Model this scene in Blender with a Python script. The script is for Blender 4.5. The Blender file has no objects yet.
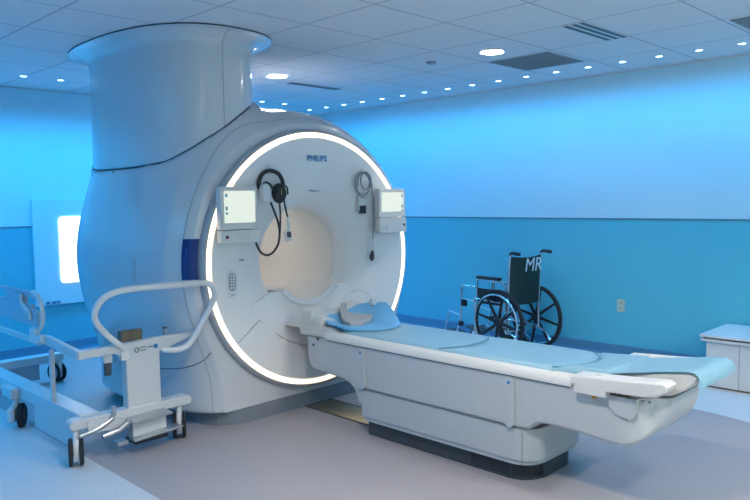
import bpy, bmesh, math, random
import numpy as np
from mathutils import Vector, Matrix, Euler
random.seed(3)
PI = math.pi
SC = bpy.context.scene
COL = SC.collection
R = math.radians

# ------------------------------------------------------------------ materials
def mat(name, col, rough=.5, metal=0.0, coat=0.0, spec=.5, noise=0.0, nscale=20, emit=None, estr=1.0, bump=0.0, bscale=200):
    m = bpy.data.materials.new(name); m.use_nodes = True
    nt = m.node_tree; b = nt.nodes['Principled BSDF']
    b.inputs['Base Color'].default_value = (*col, 1)
    b.inputs['Roughness'].default_value = rough
    b.inputs['Metallic'].default_value = metal
    b.inputs['Coat Weight'].default_value = coat
    b.inputs['Coat Roughness'].default_value = .08
    b.inputs['Specular IOR Level'].default_value = spec
    tc = nt.nodes.new('ShaderNodeTexCoord')
    n = nt.nodes.new('ShaderNodeTexNoise'); n.inputs['Scale'].default_value = nscale; n.inputs['Detail'].default_value = 4
    nt.links.new(tc.outputs['Object'], n.inputs['Vector'])
    mx = nt.nodes.new('ShaderNodeMix'); mx.data_type = 'RGBA'
    nt.links.new(n.outputs['Fac'], mx.inputs['Factor'])
    k = noise
    mx.inputs['A'].default_value = (*[max(0, c*(1-k)) for c in col], 1)
    mx.inputs['B'].default_value = (*[min(1, c*(1+k)) for c in col], 1)
    nt.links.new(mx.outputs['Result'], b.inputs['Base Color'])
    if bump:
        n2 = nt.nodes.new('ShaderNodeTexNoise'); n2.inputs['Scale'].default_value = bscale
        nt.links.new(tc.outputs['Object'], n2.inputs['Vector'])
        bp = nt.nodes.new('ShaderNodeBump'); bp.inputs['Strength'].default_value = bump; bp.inputs['Distance'].default_value = .002
        nt.links.new(n2.outputs['Fac'], bp.inputs['Height']); nt.links.new(bp.outputs['Normal'], b.inputs['Normal'])
    if emit:
        b.inputs['Emission Color'].default_value = (*emit, 1); b.inputs['Emission Strength'].default_value = estr
    return m

M = {}
M['shell'] = mat('gloss_white_shell', (.64, .65, .67), .24, coat=.6, noise=.01, nscale=3)
M['dish'] = mat('satin_front_cover', (.85, .82, .80), .38, noise=.01, nscale=3)
M['bore'] = mat('cream_bore_liner', (.80, .79, .77), .35, noise=.02, nscale=3)
M['bezel'] = mat('grey_bezel', (.42, .43, .46), .45)
M['seam'] = mat('dark_seam', (.08, .10, .13), .6)
M['softseam'] = mat('soft_seam', (.30, .32, .36), .6)
M['plinth'] = mat('grey_plinth', (.20, .23, .27), .5)
M['ring'] = mat('ring_light', (1, .95, .85), .5, emit=(1.0, .79, .54), estr=1.7)
M['tbl'] = mat('table_shell', (.54, .55, .555), .42, noise=.01, nscale=3)
M['tbl2'] = mat('table_cream', (.74, .71, .66), .4, noise=.01, nscale=3)
M['cush'] = mat('pale_blue_vinyl', (.27, .47, .56), .42, noise=.04, nscale=8, bump=.1, bscale=300)
M['pipe'] = mat('blue_piping', (.12, .29, .38), .5)
M['cushblue'] = mat('bright_blue_vinyl', (.16, .47, .74), .45, noise=.04, nscale=8)
M['padgrey'] = mat('grey_foam_pad', (.45, .43, .42), .7, noise=.04)
M['dgrey'] = mat('dark_grey_plastic', (.055, .065, .075), .5)
M['black'] = mat('black_plastic', (.012, .013, .015), .4)
M['rubber'] = mat('black_rubber', (.02, .02, .022), .65)
M['white'] = mat('white_plastic', (.74, .74, .74), .35)
M['wpaint'] = mat('white_painted_metal', (.62, .63, .64), .35)
M['chrome'] = mat('chrome', (.75, .76, .78), .18, metal=1)
M['steel'] = mat('brushed_steel', (.55, .56, .57), .35, metal=.9)
M['logo'] = mat('blue_lettering', (.02, .20, .48), .5)
M['label'] = mat('dark_blue_label', (.004, .035, .20), .4)
M['labeltxt'] = mat('label_print', (.10, .20, .60), .5)
M['chairfab'] = mat('dark_green_vinyl', (.008, .022, .020), .5, bump=.2)
M['wtxt'] = mat('white_print', (.65, .72, .75), .6)
M['brass'] = mat('brass_plate', (.55, .42, .24), .22, metal=.85, noise=.15, nscale=6)
M['grey_cable'] = mat('grey_cable', (.28, .31, .35), .5)
M['red'] = mat('red_button', (.35, .01, .02), .4)
M['green'] = mat('green_mark', (.02, .20, .12), .5)
M['yellow'] = mat('yellow_mark', (.65, .55, .05), .5)
M['orange'] = mat('orange_mark', (.65, .30, .02), .5)
M['brown'] = mat('brown_block', (.16, .12, .075), .6, noise=.2)
M['ivory'] = mat('ivory_plate', (.62, .62, .50), .4)
M['grille'] = mat('grey_grille', (.30, .33, .35), .6)
M['cartblue'] = mat('rail_panel', (.42, .50, .58), .4)
M['screen'] = mat('lit_screen', (.1, .1, .1), .3, emit=(.74, .80, .70), estr=1.0)
M['icon'] = mat('screen_icon', (.05, .2, .25), .3, emit=(.05, .22, .28), estr=.6)
M['litpanel'] = mat('backlit_panel', (1, 1, 1), .5, emit=(.9, .97, 1), estr=3.0)
M['led'] = mat('blue_led', (.1, .3, .6), .5, emit=(.55, .88, 1.0), estr=8)
M['lamp'] = mat('downlight_lens', (1, 1, 1), .5, emit=(1, .93, .86), estr=30)
M['borelamp'] = mat('tunnel_lamp', (1, .95, .9), .5, emit=(1, .93, .85), estr=9)
M['trimw'] = mat('white_lamp_trim', (.7, .7, .7), .5)
M['dado'] = mat('dado_line', (.10, .22, .30), .5)
M['cove'] = mat('blue_cove_base', (.09, .27, .42), .5)

def wall_mat(name, a):
    return mat(name, a, .6, noise=.015, nscale=2, bump=.05, bscale=150)
M['wallup'] = wall_mat('wall_paint_pale', (.60, .82, .88))
M['walllo'] = wall_mat('wall_paint_blue', (.10, .52, .64))

def floor_material():
    m = bpy.data.materials.new('speckled_vinyl_floor'); m.use_nodes = True
    nt = m.node_tree; b = nt.nodes['Principled BSDF']; L = nt.links.new
    def N(t, **k):
        n = nt.nodes.new(t)
        for a, v in k.items(): setattr(n, a, v)
        return n
    def mth(op, a, c=None):
        n = N('ShaderNodeMath', operation=op)
        for i, v in enumerate((a, c)):
            if v is None: continue
            if isinstance(v, (int, float)): n.inputs[i].default_value = v
            else: L(v, n.inputs[i])
        return n.outputs[0]
    tc = N('ShaderNodeTexCoord'); sp = N('ShaderNodeSeparateXYZ'); L(tc.outputs['Object'], sp.inputs[0])
    # a stadium-shaped inlay round the scanner in a greyer sheet, lighter sheet outside it
    dx = mth('MAXIMUM', mth('ADD', sp.outputs[0], 1.93), 0.0)
    dy = mth('SUBTRACT', sp.outputs[1], 3.27)
    d = mth('SQRT', mth('ADD', mth('MULTIPLY', dx, dx), mth('MULTIPLY', dy, dy)))
    inside = mth('LESS_THAN', d, 1.612)
    mx = N('ShaderNodeMix', data_type='RGBA'); L(inside, mx.inputs['Factor'])
    mx.inputs['A'].default_value = (.60, .64, .66, 1); mx.inputs['B'].default_value = (.39, .36, .37, 1)
    wall = mth('GREATER_THAN', sp.outputs[1], 5.86)
    mw = N('ShaderNodeMix', data_type='RGBA'); L(wall, mw.inputs['Factor'])
    L(mx.outputs['Result'], mw.inputs['A']); mw.inputs['B'].default_value = (.10, .28, .42, 1)
    n = N('ShaderNodeTexNoise'); n.inputs['Scale'].default_value = 90; n.inputs['Detail'].default_value = 3
    L(tc.outputs['Object'], n.inputs['Vector'])
    v = N('ShaderNodeTexVoronoi'); v.inputs['Scale'].default_value = 45; L(tc.outputs['Object'], v.inputs['Vector'])
    spk = mth('LESS_THAN', v.outputs['Distance'], .13)
    f = mth('ADD', mth('MULTIPLY', n.outputs['Fac'], .30), .84)
    f = mth('MULTIPLY', f, mth('SUBTRACT', 1.0, mth('MULTIPLY', spk, .22)))
    sc = N('ShaderNodeVectorMath', operation='SCALE'); L(mw.outputs['Result'], sc.inputs[0]); L(f, sc.inputs['Scale'])
    L(sc.outputs[0], b.inputs['Base Color'])
    b.inputs['Roughness'].default_value = .5; b.inputs['Specular IOR Level'].default_value = .35
    return m
M['floor'] = floor_material()

def ceiling_material():
    m = bpy.data.materials.new('acoustic_tile_ceiling'); m.use_nodes = True
    nt = m.node_tree; b = nt.nodes['Principled BSDF']; L = nt.links.new
    def mth(op, a, c=None):
        n = nt.nodes.new('ShaderNodeMath'); n.operation = op
        for i, v in enumerate((a, c)):
            if v is None: continue
            if isinstance(v, (int, float)): n.inputs[i].default_value = v
            else: L(v, n.inputs[i])
        return n.outputs[0]
    tc = nt.nodes.new('ShaderNodeTexCoord'); sp = nt.nodes.new('ShaderNodeSeparateXYZ'); L(tc.outputs['Object'], sp.inputs[0])
    def grid(o, x0, p, w):
        fr = mth('FRACT', mth('DIVIDE', mth('SUBTRACT', o, x0-20*p), p))
        e = mth('MINIMUM', fr, mth('SUBTRACT', 1.0, fr))
        return mth('LESS_THAN', e, w)
    g = mth('MAXIMUM', grid(sp.outputs[0], -2.8506, .6012, .011), grid(sp.outputs[1], 2.9077, .6193, .011))
    n = nt.nodes.new('ShaderNodeTexNoise'); n.inputs['Scale'].default_value = 160; L(tc.outputs['Object'], n.inputs['Vector'])
    mx = nt.nodes.new('ShaderNodeMix'); mx.data_type = 'RGBA'; L(g, mx.inputs['Factor'])
    mx.inputs['A'].default_value = (.72, .73, .75, 1); mx.inputs['B'].default_value = (.42, .45, .50, 1)
    sc = nt.nodes.new('ShaderNodeVectorMath'); sc.operation = 'SCALE'; L(mx.outputs['Result'], sc.inputs[0])
    L(mth('ADD', mth('MULTIPLY', n.outputs['Fac'], .16), .92), sc.inputs['Scale'])
    L(sc.outputs[0], b.inputs['Base Color'])
    b.inputs['Roughness'].default_value = .85
    bp = nt.nodes.new('ShaderNodeBump'); bp.inputs['Strength'].default_value = .5; bp.inputs['Distance'].default_value = .004
    L(mth('SUBTRACT', 1.0, g), bp.inputs['Height']); L(bp.outputs['Normal'], b.inputs['Normal'])
    return m
M['ceil'] = ceiling_material()

# ------------------------------------------------------------------ mesh tools
class MB:
    def __init__(s): s.v = []; s.f = []
    def add(s, vs, fs):
        o = len(s.v); s.v += [tuple(map(float, p)) for p in vs]; s.f += [tuple(i+o for i in f) for f in fs]; return s
    def bm(s, b, mtx=None):
        if mtx is not None: bmesh.ops.transform(b, matrix=mtx, verts=b.verts)
        b.verts.index_update()
        s.add([v.co for v in b.verts], [[v.index for v in f.verts] for f in b.faces]); b.free(); return s
    def box(s, x0, x1, y0, y1, z0, z1, bev=.004, rot=None, seg=2):
        b = bmesh.new(); bmesh.ops.create_cube(b, size=1)
        bmesh.ops.scale(b, vec=(abs(x1-x0), abs(y1-y0), abs(z1-z0)), verts=b.verts)
        bev = min(bev, .45*min(abs(x1-x0), abs(y1-y0), abs(z1-z0)))
        if bev > 0: bmesh.ops.bevel(b, geom=list(b.edges), offset=bev, segments=seg, affect='EDGES', profile=.5)
        m = Matrix.Translation(((x0+x1)/2, (y0+y1)/2, (z0+z1)/2))
        if rot is not None: m = m @ Euler(rot).to_matrix().to_4x4()
        return s.bm(b, m)
    def prism(s, pts, axis, a, c, bev=0.0, seg=2):
        """closed 2-D outline extruded along an axis; the 2-D coordinates are the other two axes in xyz order"""
        b = bmesh.new()
        def P(p, t):
            return {'x': (t, p[0], p[1]), 'y': (p[0], t, p[1]), 'z': (p[0], p[1], t)}[axis]
        lo = [b.verts.new(P(p, a)) for p in pts]; hi = [b.verts.new(P(p, c)) for p in pts]
        f1 = b.faces.new(lo); f2 = b.faces.new(hi)
        n = len(pts)
        for i in range(n): b.faces.new((lo[i], lo[(i+1) % n], hi[(i+1) % n], hi[i]))
        bmesh.ops.recalc_face_normals(b, faces=b.faces)
        if bev: bmesh.ops.bevel(b, geom=list(set(f1.edges) | set(f2.edges)), offset=bev, segments=seg, affect='EDGES', profile=.5)
        return s.bm(b)
    def tube(s, pts, r, seg=10, closed=False, smooth=0, caps=True):
        P = [Vector(p) for p in pts]
        if smooth:
            Q = []; n = len(P)
            rng = range(n) if closed else range(n-1)
            for i in rng:
                p0 = P[(i-1) % n] if (closed or i > 0) else P[i]*2-P[i+1]
                p1 = P[i]; p2 = P[(i+1) % n]
                p3 = P[(i+2) % n] if (closed or i+2 < n) else p2*2-p1
                for k in range(smooth):
                    t = k/smooth
                    Q.append(.5*((2*p1)+(-p0+p2)*t+(2*p0-5*p1+4*p2-p3)*t*t+(-p0+3*p1-3*p2+p3)*t**3))
            if not closed: Q.append(P[-1])
            P = Q
        n = len(P); rr = r if hasattr(r, '__len__') else [r]*n
        if len(rr) != n: rr = list(np.interp(np.linspace(0, 1, n), np.linspace(0, 1, len(rr)), rr))
        T = []
        for i in range(n):
            if closed: t = P[(i+1) % n]-P[i-1]
            else: t = P[min(i+1, n-1)]-P[max(i-1, 0)]
            T.append(t.normalized())
        up = Vector((0, 0, 1)) if abs(T[0].z) < .9 else Vector((1, 0, 0))
        N = (up-T[0]*up.dot(T[0])).normalized(); vs = []; fs = []
        for i in range(n):
            if i: N = (N-T[i]*N.dot(T[i])).normalized()
            B = T[i].cross(N)
            for k in range(seg):
                a = 2*PI*k/seg; vs.append(P[i]+(N*math.cos(a)+B*math.sin(a))*rr[i])
        for i in range(n if closed else n-1):
            j = (i+1) % n
            for k in range(seg): fs.append((i*seg+k, i*seg+(k+1) % seg, j*seg+(k+1) % seg, j*seg+k))
        if caps and not closed:
            fs.append(tuple(range(seg))[::-1]); fs.append(tuple((n-1)*seg+k for k in range(seg)))
        return s.add(vs, fs)
    def lathe(s, prof, c, axis='z', seg=32, closed=False, sy=1.0, sz=1.0):
        """prof: list of (radius, height along axis); closed joins last to first"""
        vs = []; fs = []; n = len(prof)
        for r, h in prof:
            for k in range(seg):
                a = 2*PI*k/seg; u, v = r*math.cos(a)*sy, r*math.sin(a)*sz
                p = {'z': (u, v, h), 'x': (h, u, v), 'y': (u, h, v)}[axis]
                vs.append((p[0]+c[0], p[1]+c[1], p[2]+c[2]))
        for i in range(n if closed else n-1):
            j = (i+1) % n
            for k in range(seg):
                q = (i*seg+k, i*seg+(k+1) % seg, j*seg+(k+1) % seg, j*seg+k)
                fs.append(q)
        if not closed:
            if prof[0][0] > 1e-6: fs.append(tuple(range(seg))[::-1])
            if prof[-1][0] > 1e-6: fs.append(tuple((n-1)*seg+k for k in range(seg)))
        return s.add(vs, fs)
    def cyl(s, p0, p1, r, seg=16): return s.tube([p0, p1], r, seg)
    def grid(s, f, nu, nv, thick=None):
        """f(i,j)->point ; optional thickness vector closes it into a solid"""
        vs = [f(i, j) for i in range(nu) for j in range(nv)]
        fs = [(i*nv+j, (i+1)*nv+j, (i+1)*nv+j+1, i*nv+j+1) for i in range(nu-1) for j in range(nv-1)]
        if thick is not None:
            o = len(vs); vs += [tuple(np.array(v)+np.array(thick)) for v in vs]
            fs += [tuple(o+k for k in q[::-1]) for q in fs]
            ed = [i*nv for i in range(nu)]+[(nu-1)*nv+j for j in range(1, nv)]+[i*nv+nv-1 for i in range(nu-2, -1, -1)]+[j for j in range(nv-2, 0, -1)]
            for k in range(len(ed)):
                a, b = ed[k], ed[(k+1) % len(ed)]; fs.append((a, b, b+o, a+o))
        return s.add(vs, fs)

def world_mtx(o):
    m = Matrix.LocRotScale(o.location, o.rotation_euler, None)
    return world_mtx(o.parent) @ m if o.parent else m

def obj(name, mb, m, parent=None, local=False, sharp=35, label=None, wn=True):
    """links the collected shapes as ONE mesh object; with a parent, coordinates are world unless local"""
    me = bpy.data.meshes.new(name)
    me.from_pydata(mb.v, [], mb.f)
    b = bmesh.new(); b.from_mesh(me)
    bmesh.ops.recalc_face_normals(b, faces=b.faces)
    b.to_mesh(me); b.free()
    o = bpy.data.objects.new(name, me); COL.objects.link(o)
    if parent is not None:
        o.parent = parent
        if not local: me.transform(world_mtx(parent).inverted())
    me.materials.append(M[m] if isinstance(m, str) else m)
    me.shade_smooth(); me.set_sharp_from_angle(angle=R(sharp))
    if wn:
        md = o.modifiers.new('weighted', 'WEIGHTED_NORMAL'); md.keep_sharp = True; md.weight = 80
    if label: o['label'] = label
    return o

def tag(o, label, cat, group=None):
    o['label'] = label; o['category'] = cat
    if group: o['group'] = group
    return o
def thing(name, label, cat, loc=(0, 0, 0), rz=0, group=None):
    o = bpy.data.objects.new(name, None); COL.objects.link(o); o.location = loc; o.rotation_euler = (0, 0, rz)
    o.empty_display_size = .1
    return tag(o, label, cat, group)
def struct(name, mb, m, parent=None):
    o = obj(name, mb, m, parent)
    if parent is None: o['kind'] = 'structure'
    return o
def dup(root, loc, label=None, group=None, rz=None):
    r = root.copy(); COL.objects.link(r); r.location = loc
    if rz is not None: r.rotation_euler = (0, 0, rz)
    if label: r['label'] = label
    if group: r['group'] = group
    for ch in list(root.children):
        c = ch.copy(); COL.objects.link(c); c.parent = r
        for g in list(ch.children):
            d = g.copy(); COL.objects.link(d); d.parent = c
    return r
def text(name, body, size, m, loc, rot, parent, ext=.0006, xs=1.0, shear=0.0, bold=0.0, align='LEFT'):
    cu = bpy.data.curves.new(name, 'FONT'); cu.body = body; cu.size = size; cu.extrude = ext; cu.shear = shear; cu.offset = bold
    cu.align_x = align; cu.resolution_u = 3
    t = bpy.data.objects.new(name, cu); COL.objects.link(t)
    dg = bpy.context.evaluated_depsgraph_get(); dg.update()
    me = bpy.data.meshes.new_from_object(t.evaluated_get(dg))
    bpy.data.objects.remove(t)
    me.transform(Matrix.Diagonal((xs, 1, 1, 1)))
    me.transform(Matrix.Translation(loc) @ rot)
    o = bpy.data.objects.new(name, me); COL.objects.link(o)
    me.materials.clear(); me.materials.append(M[m])
    if parent is not None: o.parent = parent
    return o

# ------------------------------------------------------------------ camera
Fl, yaw, pitch, roll, CH = 712.4456, 2.3517, -.071, -.0154, 1.45
c_, s_ = math.cos(yaw), math.sin(yaw); cp, sp = math.cos(pitch), math.sin(pitch)
Fv = Vector((c_*cp, s_*cp, sp)); Rt = Vector((s_, -c_, 0)); Uv = Rt.cross(Fv)
cr, sr = math.cos(roll), math.sin(roll)
R2 = cr*Rt+sr*Uv; U2 = -sr*Rt+cr*Uv
cam = bpy.data.cameras.new('camera'); co = bpy.data.objects.new('camera', cam); COL.objects.link(co)
co.matrix_world = Matrix(((R2.x, U2.x, -Fv.x, 0), (R2.y, U2.y, -Fv.y, 0), (R2.z, U2.z, -Fv.z, CH), (0, 0, 0, 1)))
cam.sensor_width = 36; cam.lens = Fl*36/750; cam.clip_start = .05
SC.camera = co

# ------------------------------------------------------------------ room
XL, XR, YN, YF, ZC = -7.08, 2.2, -1.6, 6.09, 2.538
struct('floor', MB().box(XL-.1, XR+.1, YN-.1, YF+.1, -.1, 0, 0), 'floor')
struct('ceiling', MB().box(XL-.1, XR+.1, YN-.1, YF+.1, ZC, ZC+.1, 0), 'ceil')
DZ = 1.243
def wall(name, x0, x1, y0, y1, up='wallup'):
    w = struct(name, MB().box(x0, x1, y0, y1, DZ, ZC, 0), up)
    lo = MB().box(x0, x1, y0, y1, 0, DZ, 0)
    me = w.data; me.materials.append(M['walllo'])
    b = bmesh.new(); b.from_mesh(me)
    vv = [b.verts.new(p) for p in lo.v]
    for f in lo.f:
        fc = b.faces.new([vv[i] for i in f]); fc.material_index = 1
    bmesh.ops.recalc_face_normals(b, faces=b.faces)
    b.to_mesh(me); b.free(); me.shade_flat()
    return w
wall('wall_right', XL-.1, XR+.1, YF, YF+.1)
wall('wall_left', XL-.1, XL, YN, YF)
wall('wall_front', XR, XR+.1, YN, YF)
wall('wall_near', XL-.1, XR+.1, YN-.1, YN, 'walllo')
struct('trim_1', MB().box(XL, XR, YF-.006, YF, DZ-.007, DZ+.005, .002), 'dado')
struct('trim_2', MB().box(XL, XL+.006, YN, 2.515, DZ-.007, DZ+.005, .002), 'dado')
def cove(name, pts, axis, a, c): struct(name, MB().prism(pts, axis, a, c), 'cove')
cove('baseboard_right', [(YF, 0), (YF-.03, 0), (YF-.024, .006), (YF-.012, .018), (YF-.007, .04), (YF-.006, .096), (YF, .1)], 'x', XL, XR)
b = MB().prism([(XL, 0), (XL+.03, 0), (XL+.024, .006), (XL+.012, .018), (XL+.007, .04), (XL+.006, .096), (XL, .1)], 'y', YN, YF-.03)
struct('baseboard_left', b, 'cove')
# shadow angles where wall meets ceiling
struct('trim_3', MB().box(XL, XR, YF-.022, YF, ZC-.010, ZC-.001, .001), 'trimw')
struct('trim_4', MB().box(XL, XL+.022, YN, YF-.022, ZC-.010, ZC-.001, .001), 'trimw')

# white board with the backlit panel on the left wall
t = thing('light_panel', 'white wall board with a glowing white rounded panel on the left wall', 'light panel', (XL, 3.13, .475))
obj('board', MB().box(XL, XL+.035, 2.515, 3.75, .475, 1.50, .004), 'wallup', t)
def rrect(y0, y1, z0, z1, r, n=6):
    P = []
    for cy, cz, a0 in ((y1-r, z1-r, 0), (y0+r, z1-r, 90), (y0+r, z0+r, 180), (y1-r, z0+r, 270)):
        for k in range(n+1):
            a = R(a0+90*k/n); P.append((cy+r*math.cos(a), cz+r*math.sin(a)))
    return P
obj('lit_face', MB().prism(rrect(2.755, 3.50, .685, 1.325, .035), 'x', XL+.036, XL+.046, .002), 'litpanel', t)
k = MB()
for y in (2.60, 2.655, 2.70): k.box(XL+.036, XL+.05, y, y+.035, .487, .515, .004)
obj('switch', k, 'cove', t, label='row of small dark blue switches under the glowing panel')

# ------------------------------------------------------------------ ceiling fittings
def wash(x, y, p, ang, tx, ty, blend=.8):
    l = bpy.data.lights.new('accent_beam', 'SPOT'); l.energy = p; l.spot_size = R(ang); l.spot_blend = blend
    l.shadow_soft_size = .03; l.color = (0, .41, 1)
    o = bpy.data.objects.new('accent_beam', l); COL.objects.link(o); o.location = (x, y, ZC-.012)
    o.rotation_euler = Vector((tx, ty, -1)).to_track_quat('-Z', 'Y').to_euler()
def led(x, y, label, group, lens='led'):
    t = thing('accent_light', label, 'light', (x, y, ZC), 0, group)
    obj('trim_ring', MB().lathe([(.026, -.001), (.040, -.001), (.041, -.004), (.036, -.006), (.026, -.004)], (x, y, ZC), 'z', 20, True), 'trimw', t)
    obj('lens', MB().lathe([(.0001, -.0025), (.026, -.0025)], (x, y, ZC), 'z', 20), lens, t)
    return t
PR, PL, PN = 10.2, 20, 18
g1 = 'small blue accent lights along the right wall'
L0 = led(-3.919, 5.628, 'small blue ceiling accent light in the row along the right wall', g1)
for kk in range(-9, 13):
    wash(-3.919+.3035*kk, 5.628, PR, 158, 0, .12)
    if kk: dup(L0, (-3.919+.3035*kk, 5.628, ZC))
g2 = 'small blue accent lights along the left wall'
L1 = led(-6.415, 2.273, 'small blue ceiling accent light in the row along the left wall', g2)
for kk in range(-11, 10):
    y = 2.273+.31*kk
    if y > 5.3: continue
    wash(-6.415, y, PL, 145, -.12, 0)
    if kk == 0: continue
    dup(L1, (-6.415, y, ZC))
g3 = 'added unseen blue fill lights near the left front corner'
for kk in range(9):  # extra row out of view, added to strengthen the blue on the left side
    wash(-6.1+.31*kk, -1.15, PN, 150, 0, .25)
    dup(L1, (-6.1+.31*kk, -1.15, ZC), 'added unseen blue ceiling fill light in the row near the front corner', g3)

def downlight(x, y, label):
    t = thing('downlight', label, 'light', (x, y, ZC))
    obj('trim_ring', MB().lathe([(.086, -.001), (.104, -.001), (.106, -.005), (.098, -.008), (.086, -.005)], (x, y, ZC), 'z', 32, True), 'trimw', t)
    obj('lens', MB().lathe([(.0001, -.004), (.088, -.004)], (x, y, ZC), 'z', 32), 'lamp', t)
    return t
def beam(x, y, p, ang):
    l = bpy.data.lights.new('downlight_beam', 'SPOT'); l.energy = p*.50; l.spot_size = R(ang); l.spot_blend = .45
    l.shadow_soft_size = .10; l.color = (1, .95, .90)
    o = bpy.data.objects.new('downlight_beam', l); COL.objects.link(o); o.location = (x, y, ZC-.03)
D = downlight(-3.18, 4.485, 'large round white downlight nearest the grey return grille'); beam(-3.18, 4.485, 50, 110)
dup(D, (-5.032, 3.896, ZC), 'large round white downlight just right of the scanner column'); beam(-5.032, 3.896, 30, 130)
for x, y, p, ang, l in ((-1.4, 1.5, 330, 126, 'added unseen white fill downlight in front of the patient table'),
                (-.5, .6, 150, 104, 'added unseen white fill downlight near the front wall'),
                (.2, 2.9, 170, 150, 'added unseen white fill downlight beyond the foot of the patient table'),
                (1.4, 3.2, 520, 160, 'added unseen white fill downlight near the right end wall')):
    dup(D, (x, y, ZC), l); beam(x, y, p, ang)  # these downlights are added out of view to brighten scanner face, table and floor

t = thing('slot_diffuser', 'white ceiling diffuser with three black slots beside the return grille', 'air vent', (-2.33, 4.46, ZC))
obj('frame', MB().box(-2.41, -2.245, 4.15, 4.785, ZC-.004, ZC-.0005, .001), 'trimw', t)
for x in (-2.388, -2.330, -2.275):
    obj('slot', MB().box(x-.016, x+.016, 4.165, 4.765, ZC-.006, ZC-.0042, 0), 'black', t)
def grille(x0, x1, y0, y1, label):
    t = thing('return_grille', label, 'air vent', ((x0+x1)/2, (y0+y1)/2, ZC))
    fr = MB()
    for a in ((x0, x1, y0, y0+.02), (x0, x1, y1-.02, y1), (x0, x0+.02, y0, y1), (x1-.02, x1, y0, y1)): fr.box(*a, ZC-.006, ZC-.0005, .001)
    obj('frame', fr, 'grille', t)
    co_ = MB().box(x0+.02, x1-.02, y0+.02, y1-.02, ZC-.0022, ZC-.001, 0)
    n = 22
    for i in range(1, n):
        x = x0+.02+(x1-x0-.04)*i/n; co_.box(x-.0015, x+.0015, y0+.02, y1-.02, ZC-.0055, ZC-.0022, 0)
        y = y0+.02+(y1-y0-.04)*i/n; co_.box(x0+.02, x1-.02, y-.0015, y+.0015, ZC-.0055, ZC-.0022, 0)
    obj('core', co_, 'grille', t)
grille(-3.435, -2.895, 4.80, 5.345, 'square grey eggcrate return grille near the white downlight')
grille(-1.61, -1.06, 4.81, 5.355, 'grey return grille cut off by the right edge of the photo')
t = thing('strip_vent', 'narrow grey slotted ceiling vent just right of the scanner column', 'air vent', (-5.24, 4.51, ZC))
obj('frame', MB().box(-5.29, -5.20, 4.20, 4.82, ZC-.005, ZC-.0005, .001), 'grille', t)
obj('slot', MB().box(-5.275, -5.215, 4.215, 4.805, ZC-.0065, ZC-.0052, 0), 'dgrey', t)
t = thing('ceiling_sensor', 'small round grey sensor disc on the ceiling tiles', 'sensor', (-3.74, 4.445, ZC))
obj('housing', MB().lathe([(.001, -.016), (.030, -.016), (.040, -.010), (.042, -.0005)], (-3.74, 4.445, ZC), 'z', 24), 'grille', t)

# ------------------------------------------------------------------ the scanner
YC, Z0, SY, SZ = 3.267, 1.04, 1.015, .985
RX = [-5.62, -5.56, -5.48, -5.35, -5.2, -5.0, -4.8, -4.4, -4.2, -4.1, -4.0, -3.9, -3.87, -3.85]
RR = [.55, .80, .93, 1.04, 1.095, 1.12, 1.125, 1.115, 1.095, 1.078, 1.055, 1.00, .975, .955]
def rad(x): return np.interp(x, RX, RR)
ccx, ccy, ca, cb, cn = -4.70, 2.65, .77, .41, 2.5
ZSY = [2.2, 2.241, 2.276, 2.315, 2.387, 2.484, 2.614, 2.736, 2.823, 2.95, 3.2]
ZSZ = [1.672, 1.681, 1.694, 1.708, 1.767, 1.842, 1.928, 2.014, 2.069, 2.12, 2.15]
def zs(y): return np.interp(y, ZSY, ZSZ)
def smin(a, b, k):
    h = np.clip(.5+.5*(b-a)/k, 0, 1); return b*(1-h)+a*h-k*h*(1-h)
def col2d(x, y):
    return ((np.abs((x-ccx)/ca)**cn+np.abs((y-ccy)/cb)**cn)**(1/cn)-1)*cb
def rbox(x, y, x0, x1, y0, y1, r):
    qx = np.abs(x-(x0+x1)/2)-(x1-x0)/2+r; qy = np.abs(y-(y0+y1)/2)-(y1-y0)/2+r
    return np.hypot(np.maximum(qx, 0), np.maximum(qy, 0))+np.minimum(np.maximum(qx, qy), 0)-r
def sdf(x, y, z):
    barrel = np.hypot((y-YC)/SY, (z-Z0)/SZ)-rad(x)
    base = np.maximum(rbox(x, y, -5.06, -3.846, 2.43, 4.104, .26), z-.5)
    c2 = col2d(x, y)
    stub = np.maximum(c2, z-zs(y))
    f = smin(barrel, stub, .14)
    f = smin(f, base, .22)
    f = np.where((c2 < .03) & (y < 2.9), np.maximum(f, z-zs(y)), f)
    return np.maximum(f, .098-z)
def polar(x, th):
    lo = np.full_like(th, .2); t = np.full_like(th, .2); done = np.zeros_like(th, bool); hi = np.full_like(th, .2)
    while t[0] < 1.9:
        t = t+.01
        f = sdf(x, YC+t*np.cos(th), Z0+t*np.sin(th))
        new = (~done) & (f > 0); hi[new] = t[new]; done |= new
        if done.all(): break
    lo = hi-.01
    for _ in range(20):
        mid = (lo+hi)/2; f = sdf(x, YC+mid*np.cos(th), Z0+mid*np.sin(th))
        lo = np.where(f <= 0, mid, lo); hi = np.where(f > 0, mid, hi)
    return (lo+hi)/2
def surf_y(x, z, side=-1):
    """y of the scanner's side at (x, z)"""
    y = YC+side*1.6; 
    for k in range(2000):
        y -= side*.001
        if sdf(np.array(x), np.array(y), np.array(z)) <= 0: break
    return y

scanner = thing('mri_scanner', 'huge glossy white scanner with a glowing ring round its bore', 'medical scanner', (-4.6, YC, 0))
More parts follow.
